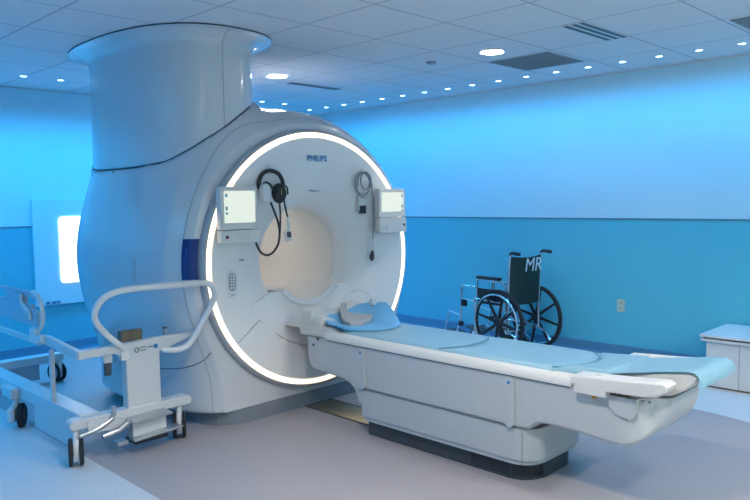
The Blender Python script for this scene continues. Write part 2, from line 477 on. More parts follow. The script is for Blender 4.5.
# angles concentrated a little at the lower corners
th = np.radians(np.concatenate([np.arange(0, 180, 1.5), np.arange(180, 218, 1.5), np.arange(218, 246, .35), np.arange(246, 294, 1.5), np.arange(294, 322, .35), np.arange(322, 360, 1.5)])); NT = len(th)
stations = [-3.852, -3.858, -3.866, -3.876, -3.888, -3.90, -3.915, -3.93, -3.95, -3.97, -4.0, -4.03, -4.07, -4.11, -4.16, -4.22, -4.3, -4.4, -4.5, -4.6, -4.7, -4.8, -4.9, -5.0, -5.1, -5.2, -5.27, -5.33, -5.4, -5.45, -5.5, -5.54, -5.58, -5.61]
mb = MB(); vs = []; fs = []
def ringpts(x, r): return [(x, YC+r*SY*math.cos(a), Z0+r*SZ*math.sin(a)) for a in th]
# front plane starts just inside the bezel
vs += ringpts(-3.846, .90)
vs += ringpts(-3.848, .925)
for x in stations:
    rr = polar(x, th)
    vs += [(x, YC+rr[i]*math.cos(th[i]), Z0+rr[i]*math.sin(th[i])) for i in range(NT)]
ns = len(stations)+2
for i in range(ns-1):
    for k in range(NT): fs.append((i*NT+k, i*NT+(k+1) % NT, (i+1)*NT+(k+1) % NT, (i+1)*NT+k))
fs.append(tuple((ns-1)*NT+k for k in range(NT)))
mb.add(vs, fs)
obj('body_shell', mb, 'shell', scanner, sharp=50)
# bezel: dark grey turned edge outside the light ring
bz = [(.893, -3.80), (.905, -3.803), (.914, -3.812), (.919, -3.83), (.920, -3.87), (.90, -3.87), (.893, -3.84)]
obj('bezel', MB().lathe([(r, x) for r, x in bz], (0, YC, Z0), 'x', 160, True, SY, SZ), 'bezel', scanner)
rg = [(.858, -3.797), (.874, -3.790), (.889, -3.797), (.893, -3.812), (.893, -3.84), (.858, -3.84)]
obj('light_ring', MB().lathe(rg, (0, YC, Z0), 'x', 160, True, SY, SZ), 'ring', scanner, label='glowing warm white ring round the scanner face')
pf = [(.859, -3.801), (.80, -3.803), (.70, -3.816), (.62, -3.833), (.55, -3.856), (.50, -3.880), (.45, -3.910), (.41, -3.940), (.38, -3.970), (.362, -4.01), (.355, -4.06)]
def fx(rho):
    a = sorted(pf); return float(np.interp(rho, [p[0] for p in a], [p[1] for p in a]))
obj('front_cover', MB().lathe(pf+[(.36, -4.07), (.859, -3.86)], (0, YC, Z0), 'x', 144, True, SY, SZ), 'dish', scanner)
obj('bore_liner', MB().lathe([(.353, -4.045), (.35, -4.2), (.35, -5.2), (.36, -5.4), (.40, -5.62), (.43, -5.62), (.37, -5.3), (.37, -4.045)], (0, YC, Z0), 'x', 96, True), 'bore', scanner, label='cream tunnel liner inside the scanner')
# plinth following the base footprint
pts = []
for (cx, cy, a0) in ((-3.846-.26, 4.104-.26, 0), (-5.06+.26, 4.104-.26, 90), (-5.06+.26, 2.43+.26, 180), (-3.846-.26, 2.43+.26, 270)):
    for q in range(9):
        a = R(a0+90*q/8); pts.append((cx+.263*math.cos(a), cy+.263*math.sin(a)))
obj('plinth', MB().prism(pts, 'z', 0.0, .1, .002), 'plinth', scanner, label='dark grey plinth strip along the floor')
# column to the ceiling
def supel(a, b, n, m=120):
    o = []
    for q in range(m):
        t_ = 2*PI*q/m; c, s = math.cos(t_), math.sin(t_)
        o.append((ccx+a*np.sign(c)*abs(c)**(2/n), ccy+b*np.sign(s)*abs(s)**(2/n)))
    return o
rows = []
m_ = 120; base_o = supel(ca, cb, cn, m_)
rows.append([(x, y, zs(y)+.005 if y < 2.86 else zs(y)-.06) for x, y in base_o])
rows.append([(x, y, 2.20) for x, y in base_o]); rows.append([(x, y, 2.42) for x, y in base_o])
for q in range(1, 9):
    a = R(90*q/8); d = .13*(1-math.cos(a)); z = 2.435+.092*math.sin(a)
    rows.append([(x, y, z) for x, y in supel(ca+d, cb+d, cn, m_)])
rows.append([(x, y, 2.528) for x, y in supel(ca+.133, cb+.133, cn, m_)])
mb = MB(); vs = [p for r in rows for p in r]; fs = []
for i in range(len(rows)-1):
    for q in range(m_): fs.append((i*m_+q, i*m_+(q+1) % m_, (i+1)*m_+(q+1) % m_, (i+1)*m_+q))
fs.append(tuple((len(rows)-1)*m_+q for q in range(m_)))
mb.add(vs, fs); obj('ceiling_column', mb, 'shell', scanner, sharp=60, label='rounded white column joining the scanner to the ceiling')
obj('column_gasket', MB().prism(supel(ca+.136, cb+.136, cn, m_), 'z', 2.528, 2.5365), 'seam', scanner)
# seams
sm = MB()
sp_ = [(x, y, zs(y)+.001) for x, y in base_o if y < 2.86]
i0 = max(range(len(sp_)), key=lambda i: math.dist(sp_[i][:2], sp_[(i+1) % len(sp_)][:2]))
sp_ = sp_[i0+1:]+sp_[:i0+1]
sm.tube(sp_, .0065, 8)
obj('seam', sm, 'seam', scanner, label='dark seam under the ceiling column')
obj('sensor_nub', MB().lathe([(.0001, -.018), (.014, -.016), (.022, -.006), (.023, .004)], (-4.72, 2.238, 1.672), 'z', 16), 'bezel', scanner)
# vertical seam on the column
j = min(range(m_), key=lambda q: abs(base_o[q][1]-2.61)+(0 if base_o[q][0] > ccx else 9))
ln = [Vector(rows[r][j]) for r in range(0, len(rows)-1)]
out = Vector((1, -.25, 0)).normalized()*.0002
sm = MB().tube([p+out for p in ln], .0022, 6); obj('seam', sm, 'softseam', scanner)
# arched seam round the front edge of the body and down to the floor
xs_ = -3.90
tt = np.radians(np.arange(72, 232, 2.0)); rr = polar(xs_, tt)
P = [(xs_, YC+rr[i]*math.cos(tt[i]), Z0+rr[i]*math.sin(tt[i])) for i in range(len(tt))]
tt = np.radians(np.arange(232, 236.5, .5)); 
z = P[-1][2]
while z > .11:
    z -= .03; z = max(z, .1); P.append((xs_, surf_y(xs_, z), z))
    if z <= .1: break
P += [(xs_, P[-1][1]-.002, .09), (xs_, P[-1][1]-.003, .002)]
obj('seam', MB().tube(P, .0022, 6), 'softseam', scanner)
# horizontal seam from the ring backwards on the left flank
P = [(-3.848, 2.553-.02, .515)]
for x, z in ((-3.86, .50), (-3.88, .475), (-3.90, .455), (-3.94, .43), (-4.0, .405), (-4.08, .385), (-4.2, .37), (-4.4, .36), (-4.7, .36), (-5.0, .37)):
    P.append((x, surf_y(x, z), z))
obj('seam', MB().tube(P, .0032, 6, smooth=3), 'seam', scanner)
# cover seams on the front face below the bore
def fp(y, z, off=.0015):
    rho = math.hypot((y-YC)/SY, (z-Z0)/SZ); return (fx(rho)+off, y, z)
P = [fp(y, z, .0015) for y, z in ((2.565, .540), (2.64, .585), (2.71, .63), (2.773, .664), (2.83, .625), (2.88, .58), (2.946, .528), (3.02, .485), (3.116, .445), (3.22, .425), (3.35, .425), (3.5, .455), (3.62, .52), (3.76, .664), (3.86, .61), (3.96, .545))]
obj('seam', MB().tube(P, .0025, 6), 'softseam', scanner)
# docking fairing under the bore: ramp with raised shoulders
def fairing():
    mb = MB(); half = [(2.70, .775, .0), (2.78, .792, .016), (2.86, .812, .022), (2.94, .829, .026), (3.01, .824, .030), (3.055, .783, .030), (3.085, .762, .030), (3.121, .742, .030), (3.158, .728, .030), (3.195, .7175, .030)]
    top = half+[(3.267, .710, .030)]+[(2*YC-y, z, o) for y, z, o in half[::-1]]
    lowz = .50; n = 9; vs = []
    for (y, z, o) in top:
        for q in range(n):
            u = q/(n-1); zz = z+(lowz-z)*u; yy = YC+(y-YC)*(1-.25*u)
            rho = max(.43, math.hypot((yy-YC)/SY, (zz-Z0)/SZ))
            x = fx(rho)+.003+o*(1-u)-.004*u
            vs.append((x, yy, zz))
    fs = [(i*n+q, (i+1)*n+q, (i+1)*n+q+1, i*n+q+1) for i in range(len(top)-1) for q in range(n-1)]
    o = len(vs)
    # top edge closes back into the cover
    for (y, z, o_) in top:
        rho = math.hypot((y-YC)/SY, (z-Z0)/SZ); vs.append((-3.96 if rho < .43 else fx(rho)-.06, y, z-.004))
    for i in range(len(top)-1): fs.append((i*n, o+i, o+i+1, (i+1)*n))
    mb.add(vs, fs); return mb
obj('docking_fairing', fairing(), 'dish', scanner, sharp=25)
# U shaped cradle rim at the bottom of the bore
P = []
for a in range(222, 322, 5):
    P.append((-3.898, YC+.345*math.cos(R(a)), Z0+.345*math.sin(R(a))+.015))
mb = MB()
mb.tube(P, .014, 8)
mb.add([(x, y, z) for (x, y, z) in P]+[(x-.5, y, z) for (x, y, z) in P]+[(x, YC+(y-YC)*.88, Z0+(z-Z0)*.90) for (x, y, z) in P]+[(x-.5, YC+(y-YC)*.88, Z0+(z-Z0)*.90) for (x, y, z) in P],
       [(i, i+1, len(P)+i+1, len(P)+i) for i in range(len(P)-1)]+[(2*len(P)+i, 2*len(P)+i+1, 3*len(P)+i+1, 3*len(P)+i) for i in range(len(P)-1)]+[(i, i+1, 2*len(P)+i+1, 2*len(P)+i) for i in range(len(P)-1)]+[(0, len(P), 3*len(P), 2*len(P)), (len(P)-1, 2*len(P)-1, 4*len(P)-1, 3*len(P)-1)])
obj('bore_cradle', mb, 'white', scanner)
# light strip along the top of the tunnel
obj('bore_light', MB().box(-5.1, -4.35, YC-.02, YC+.02, Z0+.325, Z0+.338, .004), 'borelamp', scanner)
# small fittings
obj('flank_hatch', (lambda m: m)(MB().grid(lambda i, j: (-4.335+.018*j*(.6 if i in (0, 8) else 1)+(.011 if i in (0, 8) else 0)*0, surf_y(-4.335+.018*j, .955+.018*i)-.003, .955+.018*i), 9, 4, (0, .004, 0))), 'tbl', scanner)
# the label is a curved patch on the body's edge
def patch(x0, x1, z0, z1, off, n=9, m=5):
    def f(i, j):
        z = z0+(z1-z0)*i/(n-1); x = x0+(x1-x0)*j/(m-1); y = surf_y(x, z)
        return (x+off*.5, y-off, z)
    return MB().grid(f, n, m, (-.002, .004, 0))
def label_pt(i, j):
    z = .975+.25*i/10
    if j < 4:
        x = (-3.900, -3.885, -3.868, -3.856)[j]; return (x+.003, surf_y(x, z)-.006, z)
    return (-3.8410, YC-SY*math.sqrt(.928**2-((z-Z0)/SZ)**2), z)
lab = obj('info_label', MB().grid(label_pt, 11, 5, (-.003, .004, 0)), 'label', scanner, label='dark blue vertical label on the edge of the body', wn=False)
mb = MB()
for q in range(14):
    z = 1.00+.0125*q
    if q in (6,): continue
    x = -3.878; mb.box(x-.004, x+.004, surf_y(x, z)-.0065, surf_y(x, z)-.004, z, z+.008, 0)
obj('print', mb, 'labeltxt', lab)
# front cover prints and the intercom
rx = Matrix(((0, 0, 1, 0), (1, 0, 0, 0), (0, 1, 0, 0), (0, 0, 0, 1)))   # text lying in the y-z plane, facing +x
text('brand_lettering', 'PHILIPS', .058, 'logo', Vector((-3.8065+4.6, 3.190-YC, 1.722)), rx, scanner, xs=.98, bold=.0012)
mb = MB()
for q in range(6): mb.box(-3.892+.002, -3.8845, 3.268+.017*q, 3.268+.017*q+.013, 1.512, 1.532, 0)
obj('small_print', mb, 'softseam', scanner)
mb = MB()
for q in range(6): mb.box(-3.834, -3.828, 2.575+.015*q, 2.575+.015*q+.009, 1.062+.0015*q, 1.072+.0015*q, 0)
obj('small_print', mb, 'softseam', scanner)
ic = obj('intercom', MB().prism(rrect(2.510, 2.592, .835, 1.015, .04, 8), 'x', -3.835, -3.806, .006), 'white', scanner)
obj('keypad', MB().prism(rrect(2.525, 2.577, .885, .995, .022, 6), 'x', -3.807, -3.802, .002), 'grille', ic)
mb = MB()
for a in range(5):
    for b2 in range(2): mb.box(-3.803, -3.7995, 2.534+.020*b2, 2.548+.020*b2, .897+.019*a, .909+.019*a, .001)
obj('button', mb, 'white', ic)
obj('indicator', MB().box(-3.807, -3.804, 2.54, 2.562, .855, .862, .001), 'grille', ic)

# control screens on the face
def monitor(y0, y1, zt, zm, zb, knob, label, iconside):
    x = -3.742
    t = thing('control_display', label, 'screen', (x-.03, (y0+y1)/2, zb))
    obj('housing', MB().prism(rrect(y0, y1, zm, zt, .012), 'x', x-.05, x, .005), 'tbl2', t)
    obj('bracket', MB().box(x-.09, x-.045, (y0+y1)/2-.08, (y0+y1)/2+.08, zb+.03, zt-.06, .006), 'tbl2', t)
    s = obj('screen', MB().prism(rrect(y0+.026, y1-.022, zm+.042, zt-.026, .004), 'x', x-.004, x+.0015), 'screen', t, label='lit pale screen')
    mb = MB(); yy = (y0+.034) if iconside < 0 else (y1-.046)
    for zz, h in ((zt-.065, .022), (zt-.145, .022), (zt-.172, .014)):
        mb.box(x+.001, x+.0022, yy, yy+.016, zz, zz+h, 0)
    obj('icon', mb, 'icon', s)
    bx = obj('control_box', MB().prism(rrect(y0-.004, y1+.002, zb, zm-.004, .012), 'x', x-.045, x+.01, .006), 'tbl2', t)
    obj('button', MB().lathe([(.0001, x+.016), (.009, x+.016), (.011, x+.009)], (0, knob, (zb+zm)/2-.002), 'x', 16), 'red' if iconside < 0 else 'dgrey', bx)
    obj('knob', MB().lathe([(.0001, x+.018), (.014, x+.018), (.016, x+.009)], (0, (y0+y1)/2+(.07 if iconside < 0 else -.07), zb+.045), 'x', 16), 'white', bx)
    return t
monitor(2.440, 2.718, 1.542, 1.275, 1.19, 2.475, 'white wall display with red button on the left of the scanner face', -1)
monitor(3.828, 4.118, 1.528, 1.312, 1.195, 4.09, 'white wall display on the right of the scanner face', 1)

# headset hanging left of the bore
hs = thing('headset', 'black and white headset hanging on the scanner face', 'headphones', (-3.79, 2.86, 1.5))
obj('headband', MB().tube([(-3.80, 2.775, 1.53), (-3.798, 2.772, 1.575), (-3.795, 2.80, 1.625), (-3.79, 2.855, 1.648), (-3.785, 2.92, 1.63), (-3.782, 2.952, 1.58), (-3.785, 2.955, 1.545)], .014, 8, smooth=5), 'black', hs)
obj('headband', MB().tube([(-3.775, 2.765, 1.535), (-3.765, 2.80, 1.57), (-3.76, 2.84, 1.55), (-3.765, 2.875, 1.50)], .007, 8, smooth=5), 'black', hs)
def ear(c, tilt, m, inner, nm):
    mb = MB(); pr = [(.0001, -.026), (.034, -.026), (.047, -.017), (.050, .002), (.046, .013), (.034, .022), (.0001, .024)]
    q = MB().lathe(pr, (0, 0, 0), 'x', 24, sz=1.35)
    mt = Matrix.Translation(c) @ Euler((0, 0, tilt)).to_matrix().to_4x4()
    mb.add([mt @ Vector(v) for v in q.v], q.f)
    o = obj(nm, mb, m, hs)
    q = MB().lathe([(.0001, .026), (.026, .026), (.036, .020)], (0, 0, 0), 'x', 20, sz=1.35)
    mb = MB().add([mt @ Vector(v) for v in q.v], q.f); obj('ear_pad', mb, inner, o); return o
ear((-3.770, 2.800, 1.500), R(20), 'white', 'white', 'ear_cup')
e2 = ear((-3.778, 2.918, 1.500), R(-30), 'black', 'black', 'ear_cup')
obj('mark', MB().box(-3.752, -3.748, 2.915, 2.938, 1.49, 1.53, .002), 'yellow', e2)
obj('ear_hook', MB().tube([(-3.775, 2.925, 1.54), (-3.765, 2.955, 1.552), (-3.762, 2.975, 1.53), (-3.762, 2.978, 1.49)], .006, 8, smooth=4), 'black', hs)
obj('air_tube', MB().tube([(-3.775, 2.845, 1.44), (-3.772, 2.875, 1.37), (-3.77, 2.90, 1.30), (-3.77, 2.908, 1.23), (-3.765, 2.89, 1.165), (-3.76, 2.845, 1.115), (-3.755, 2.79, 1.098), (-3.75, 2.735, 1.122), (-3.75, 2.700, 1.185)], .0075, 8, smooth=5), 'black', hs)
obj('air_tube', MB().tube([(-3.775, 2.918, 1.44), (-3.77, 2.918, 1.35), (-3.77, 2.912, 1.24)], .006, 8, smooth=4), 'black', hs)
obj('hook', MB().tube([(-3.83, 2.845, 1.675), (-3.80, 2.845, 1.668), (-3.785, 2.845, 1.69)], .004, 6), 'white', hs)
vt = thing('volume_control', 'small white cable controller hanging beside the headset tubes', 'controller', (-3.765, 2.975, 1.2))
obj('cable', MB().tube([(-3.772, 2.952, 1.475), (-3.77, 2.96, 1.41), (-3.765, 2.975, 1.34)], .006, 8, smooth=4), 'black', vt)
obj('plug', MB().tube([(-3.765, 2.975, 1.342), (-3.763, 2.982, 1.28), (-3.763, 2.975, 1.245)], .011, 8), 'white', vt)
obj('housing', MB().box(-3.775, -3.752, 2.945, 2.995, 1.178, 1.25, .004, rot=(R(12), 0, 0)), 'white', vt)
obj('display', MB().box(-3.753, -3.749, 2.956, 2.990, 1.205, 1.243, .001, rot=(R(12), 0, 0)), 'dgrey', vt)

# coiled grey cable right of the bore
cc = thing('coiled_cable', 'coiled grey cable hanging right of the bore', 'cable', (-3.80, 3.71, 1.56))
P = []
for q in range(0, 110):
    a = R(90+q*14); rr_ = .078-.018*math.sin(q*.35)*(q/110); P.append((-3.80+.0003*q, 3.708+rr_*math.cos(a), 1.562+rr_*1.12*math.sin(a)-.02*math.sin(q*.13)*(q/110)))
obj('coil', MB().tube(P, .0042, 6), 'grey_cable', cc)
P = []
for q in range(0, 54):
    a = R(60+q*14); P.append((-3.775+.0002*q, 3.712+.045*math.cos(a), 1.585+.062*math.sin(a)))
obj('coil', MB().tube(P, .004, 6), 'grey_cable', cc)
obj('tail', MB().tube([(-3.795, 3.775, 1.60), (-3.79, 3.80, 1.53), (-3.79, 3.808, 1.40), (-3.79, 3.81, 1.25), (-3.80, 3.812, 1.15)], .0042, 8, smooth=4), 'grey_cable', cc)
obj('tail_plug', MB().tube([(-3.80, 3.812, 1.155), (-3.80, 3.815, 1.10), (-3.80, 3.808, 1.06)], .008, 8), 'white', cc)
obj('squeeze_bulb', MB().tube([(-3.80, 3.81, 1.065), (-3.80, 3.803, 1.04), (-3.80, 3.80, 1.01), (-3.80, 3.797, .985)], [.008, .017, .020, .008], 12, smooth=3), 'dgrey', cc, label='small dark grey bulb on the cable end')
hk = thing('cable_hook', 'white hook block with black catch under the grey coil', 'hook', (-3.84, 3.72, 1.38))
obj('plate', MB().box(-3.85, -3.815, 3.685, 3.735, 1.36, 1.48, .006), 'white', hk)
obj('catch', MB().box(-3.83, -3.795, 3.695, 3.745, 1.345, 1.405, .005), 'black', hk)
obj('peg', MB().tube([(-3.83, 3.70, 1.672), (-3.795, 3.70, 1.655), (-3.785, 3.70, 1.672)], .004, 6), 'white', hk)

# ------------------------------------------------------------------ patient table
tb = thing('patient_table', 'long grey-white patient table with pale blue cushions in front of the scanner', 'patient table', (-2.5, YC, 0))
YA, YB = 2.990, 3.544
# main body with two cantilevered ends, lofted along its length
LO = [(-3.64, .50), (-3.632, .455), (-3.61, .39), (-3.58, .352), (-3.53, .336), (-3.40, .328), (-3.27, .320), (-3.21, .308), (-3.16, .292), (-3.12, .2872), (-1.96, .2872), (-1.91, .296), (-1.885, .318), (-1.86, .336), (-1.80, .343), (-1.64, .338), (-1.50, .326), (-1.43, .322), (-1.385, .332), (-1.34, .365), (-1.30, .41), (-1.265, .465), (-1.25, .505), (-1.246, .535)]
xs = [-3.64, -3.636, -3.63, -3.62, -3.61, -3.595, -3.58, -3.555, -3.53, -3.46, -3.40, -3.33, -3.27, -3.24, -3.21, -3.185, -3.16, -3.14, -3.12]+list(np.linspace(-3.05, -1.98, 12))+[-1.96, -1.93, -1.91, -1.895, -1.885, -1.87, -1.86, -1.83, -1.80, -1.72, -1.64, -1.57, -1.52, -1.48, -1.45, -1.43, -1.405, -1.385, -1.36, -1.34, -1.32, -1.30, -1.28, -1.265, -1.255, -1.25, -1.246]
vs = []; nb = 0
for x in xs:
    zb = float(np.interp(x, [p[0] for p in LO], [p[1] for p in LO]))
    t_ = max(0, (x+1.50)/.256); hw = .277-.12*t_**2.6
    t_ = max(0, (-3.56-x)/.08); hw -= .03*t_**2
    r_ = min(.022, (.553-zb)*.45)
    sec = [(hw, .553)]+[(hw-r_+r_*math.cos(R(a)), zb+r_-r_*math.sin(R(a))) for a in (0, 22, 45, 68, 90)]
    sec = sec+[(-a, b) for a, b in sec[::-1]]
    nb = len(sec); vs += [(x, YC+a, b) for a, b in sec]
fs = []
for i in range(len(xs)-1):
    for k in range(nb): fs.append((i*nb+k, i*nb+(k+1) % nb, (i+1)*nb+(k+1) % nb, (i+1)*nb+k))
fs += [tuple(range(nb))[::-1], tuple((len(xs)-1)*nb+k for k in range(nb))]
obj('body_shell', MB().add(vs, fs), 'tbl', tb, sharp=50)
def rplan(x0, x1, y0, y1, r1, r0, n=8):
    P = []
    for cx, cy, a0, r in ((x1-r1, y1-r1, 0, r1), (x0+r0, y1-r0, 90, r0), (x0+r0, y0+r0, 180, r0), (x1-r1, y0+r1, 270, r1)):
        for q in range(n+1):
            a = R(a0+90*q/n); P.append((cx+r*math.cos(a), cy+r*math.sin(a)))
    return P
obj('pedestal', MB().prism(rplan(-3.118, -1.885, YA+.002, YB-.002, .13, .03), 'z', .118, .2862, .004).prism(rplan(-3.10, -1.90, YA+.010, YB-.010, .125, .03), 'z', .092, .1185, .004), 'tbl', tb, sharp=50)
obj('neck_fillet', MB().prism([(-3.27, .325), (-3.21, .308), (-3.17, .282), (-3.145, .245), (-3.13, .20), (-3.10, .20), (-3.10, .33)], 'y', YA+.004, YB-.004, .004), 'tbl', tb, sharp=50)
obj('pedestal_seam', MB().tube([(-3.118, YA+.0015, .2865)]+[(-3.118+.0, YA+.0012, .2865), (-2.02, YA+.0012, .2865)]+[(-2.015+.13*math.sin(R(a)), YA+.1315-.13*math.cos(R(a)), .2865) for a in range(5, 95, 10)]+[(-1.884, 3.42, .2865)], .0028, 6)
    .tube([(-1.955, YA+.012, .284), (-1.955, YA+.012, .10)], .0018, 6), 'softseam', tb)
pl = obj('plinth', MB().prism(rplan(-3.092, -1.925, 3.028, 3.506, .13, .02), 'z', .0, .093, .003), 'dgrey', tb, sharp=50, label='dark grey vented plinth')
mb = MB()
for r_ in range(5):
    for q in range(17): mb.box(-2.29+.0145*q, -2.282+.0145*q, 3.0255, 3.030, .018+.0135*r_, .026+.0135*r_, 0)
obj('vent_holes', mb, 'black', pl)
mb = MB()
for r_ in range(5):
    for q in range(14):
        a = R(12+74*q/13); mb.box(-.004, .004, -.0015, .0015, -.004, .004, 0)
        n8 = 8
        mt = Matrix.Translation((-2.055+.1318*math.sin(a), 3.158-.1318*math.cos(a), .022+.0135*r_)) @ Euler((0, 0, a)).to_matrix().to_4x4()
        for z_ in range(len(mb.v)-n8, len(mb.v)): mb.v[z_] = tuple(mt @ Vector(mb.v[z_]))
obj('vent_holes', mb, 'black', pl)
# tabletop
top = MB().prism([(YA-.012, .556), (YA-.016, .570), (YA-.012, .590), (YA+.004, .603), (YA+.030, .606), (YA+.040, .600), (YB-.040, .600), (YB-.030, .606), (YB-.004, .603), (YB+.012, .590), (YB+.016, .570), (YB+.012, .556)], 'x', -3.42, -1.665, .006)
obj('tabletop', top, 'tbl2', tb, sharp=45, label='cream tabletop with raised side rails')
obj('rail_groove', MB().box(-3.40, -1.68, YA-.008, YB+.008, .5505, .5565, 0), 'seam', tb)
# cushions: three pads with curved overlapping ends
def cushion(x0, x1, arc0, arc1, y0, y1, z0, z1, m='cush', z1b=None, nm='cushion'):
    n, mm = 25, 13
    def f(i, j):
        v = i/(n-1); u = j/(mm-1); y = y0+(y1-y0)*v
        e = 4*(v-.5)**2
        xa = x0+arc0*e; xb = x1+arc1*e
        x = xa+(xb-xa)*u
        ed = min(1, min(v, 1-v)*14); ed2 = min(1, min(u, 1-u)*18)
        h = math.sqrt(max(0, 1-(1-min(ed, ed2))**2))
        zt = z1 if z1b is None else z1+(z1b-z1)*u
        return (x, y, z0+(zt-z0)*(.35+.65*h))
    top = [f(i, j) for i in range(n) for j in range(mm)]
    mb = MB(); o = n*mm; bot = [(p[0], p[1], z0) for p in top]
    fs = [(i*mm+j, (i+1)*mm+j, (i+1)*mm+j+1, i*mm+j+1) for i in range(n-1) for j in range(mm-1)]
    fs += [tuple(o+k for k in q[::-1]) for q in fs]
    ed = [i*mm for i in range(n)]+[(n-1)*mm+j for j in range(1, mm)]+[i*mm+mm-1 for i in range(n-2, -1, -1)]+[j for j in range(mm-2, 0, -1)]
    for k in range(len(ed)): a, b = ed[k], ed[(k+1) % len(ed)]; fs.append((a, b, b+o, a+o))
    mb.add(top+bot, fs); return obj(nm, mb, m, tb, sharp=60)
cushion(-3.32, -2.437, .0, -.08, 3.022, 3.515, .601, .618)
cushion(-2.432, -1.715, -.08, -.10, 3.022, 3.515, .601, .619)
cushion(-1.712, -1.50, -.10, .0, 3.06, 3.500, .601, .622, z1b=.645)
def piping(x, arc, y0, y1, z):
    obj('piping', MB().tube([(x+arc*4*(v/20-.5)**2, y0+(y1-y0)*v/20, z) for v in range(21)], .0035, 6), 'pipe', tb)
piping(-2.434, -.08, 3.03, 3.507, .6165); piping(-1.713, -.10, 3.05, 3.49, .6185)
# strap anchor strips hanging on the side
def strip(x0, x1, z0, z1):
    s = obj('side_strap', MB().prism([(x0, z0+.02), (x0+.02, z0), (x1-.02, z0), (x1, z0+.02), (x1, z1-.02), (x1-.02, z1), (x0+.02, z1), (x0, z1-.02)], 'y', YA-.018, YA-.001, .004), 'tbl', tb)
    obj('logo_disc', MB().lathe([(.0001, YA-.0185), (.009, YA-.0185), (.010, YA-.015)], ((x0+x1)/2, 0, z1-.028), 'y', 18), 'logo', s)
    obj('rivet', MB().lathe([(.0001, YA-.0175), (.004, YA-.0175), (.005, YA-.015)], ((x0+x1)/2, 0, (z0+z1)/2+.03), 'y', 12), 'softseam', s)
strip(-3.12, -3.055, .29, .548); strip(-2.045, -1.985, .288, .548)
obj('screw', MB().lathe([(.0001, YA-.003), (.008, YA-.003), (.009, YA+.001)], (-3.545, 0, .505), 'y', 14), 'dgrey', tb)
obj('catch', MB().lathe([(.0001, YA-.004), (.010, YA-.004), (.011, YA+.001)], (-3.50, 0, .548), 'y', 14), 'dgrey', tb)
obj('warning_mark', MB().prism([(-1.573, .520), (-1.545, .520), (-1.559, .545)], 'y', YA-.002, YA+.001), 'orange', tb)
# foot end
fbp = [(-1.50, .553), (-1.49, .50), (-1.45, .465), (-1.41, .458), (-1.38, .463), (-1.36, .50), (-1.355, .553)]
obj('foot_bracket', MB().prism(fbp, 'y', YA-.006, YA+.03, .003, 3), 'tbl', tb)
obj('foot_bracket', MB().prism(fbp, 'y', YB-.03, YB+.006, .003, 3), 'tbl', tb)
mb = MB()
for x in (-1.455, -1.40, -1.375, -1.33, -1.30): mb.box(x, x+.012, YA-.016, YA-.004, .550, .559, .002)
obj('latch', mb, 'grille', tb)
for y0, y1 in ((2.945, 3.050), (3.484, 3.589)):
    s_ = 1 if y0 < 3.2 else -1
    yo = y0 if s_ > 0 else y1
    ar = obj('arm_board', MB().prism([(-1.655, .582), (-1.655, .612), (-1.64, .626), (-1.40, .640), (-1.27, .652), (-1.225, .655), (-1.205, .640), (-1.215, .612), (-1.25, .590), (-1.31, .578), (-1.40, .575), (-1.52, .570)], 'y', y0, y1, .010, 3), 'tbl2', tb, sharp=50, label='cream side board at the foot end')
    obj('pad_mark', MB().box(-1.545, -1.51, (y0+y1)/2-.02, (y0+y1)/2+.02, .630, .638, .003), 'tbl2', ar)
    obj('end_block', MB().box(-1.640, -1.48, min(yo, yo+s_*.05), max(yo, yo+s_*.05), .545, .583, .004), 'tbl2', ar)
obj('foot_frame', MB().prism([(-1.62, .56), (-1.62, .612), (-1.45, .638), (-1.17, .682), (-1.135, .668), (-1.145, .64), (-1.19, .60), (-1.24, .572), (-1.30, .556), (-1.45, .556)], 'y', 3.085, 3.449, .012, 3), 'tbl2', tb, sharp=50)
# foot cushion: widening rounded tip
def footpad():
    n, mm = 17, 22; rows_ = []
    cl = [(-1.53, .640), (-1.46, .652), (-1.37, .668), (-1.28, .684), (-1.21, .696), (-1.17, .702), (-1.14, .700), (-1.117, .686), (-1.105, .662), (-1.11, .636)]
    cl = np.array(cl); u = np.linspace(0, 1, len(cl)); uu = np.linspace(0, 1, mm)
    X = np.interp(uu, u, cl[:, 0]); Z = np.interp(uu, u, cl[:, 1])
    mb = MB(); top = []; bot = []
    for i in range(n):
        v = i/(n-1)*2-1
        for j in range(mm):
            w = np.interp(uu[j], [0, .12, .3, .6, 1], [.222, .205, .190, .195, .215])
            e = (1-abs(v)**6)
            tz = np.gradient(Z)[j]; tx = np.gradient(X)[j]; L_ = math.hypot(tx, tz); nx, nz = -tz/L_, tx/L_
            th_ = .030*(.35+.65*e)
            sag = -.018*(1-v*v)*(1 if uu[j] > .1 else uu[j]*10)
            top.append((X[j]+.0*nx, YC+w*v, Z[j]+sag*.6+(e-1)*.010)); bot.append((X[j]-nx*th_, YC+w*v*.99, Z[j]-nz*th_+sag*.6))
    o = len(top); fs = [(i*mm+j, (i+1)*mm+j, (i+1)*mm+j+1, i*mm+j+1) for i in range(n-1) for j in range(mm-1)]
    fs += [tuple(o+k for k in q[::-1]) for q in fs]
    ed = [i*mm for i in range(n)]+[(n-1)*mm+j for j in range(1, mm)]+[i*mm+mm-1 for i in range(n-2, -1, -1)]+[j for j in range(mm-2, 0, -1)]
    for k in range(len(ed)): a, b = ed[k], ed[(k+1) % len(ed)]; fs.append((a, b, b+o, a+o))
    mb.add(top+bot, fs); return mb
obj('foot_cushion', footpad(), 'cush', tb, sharp=60)
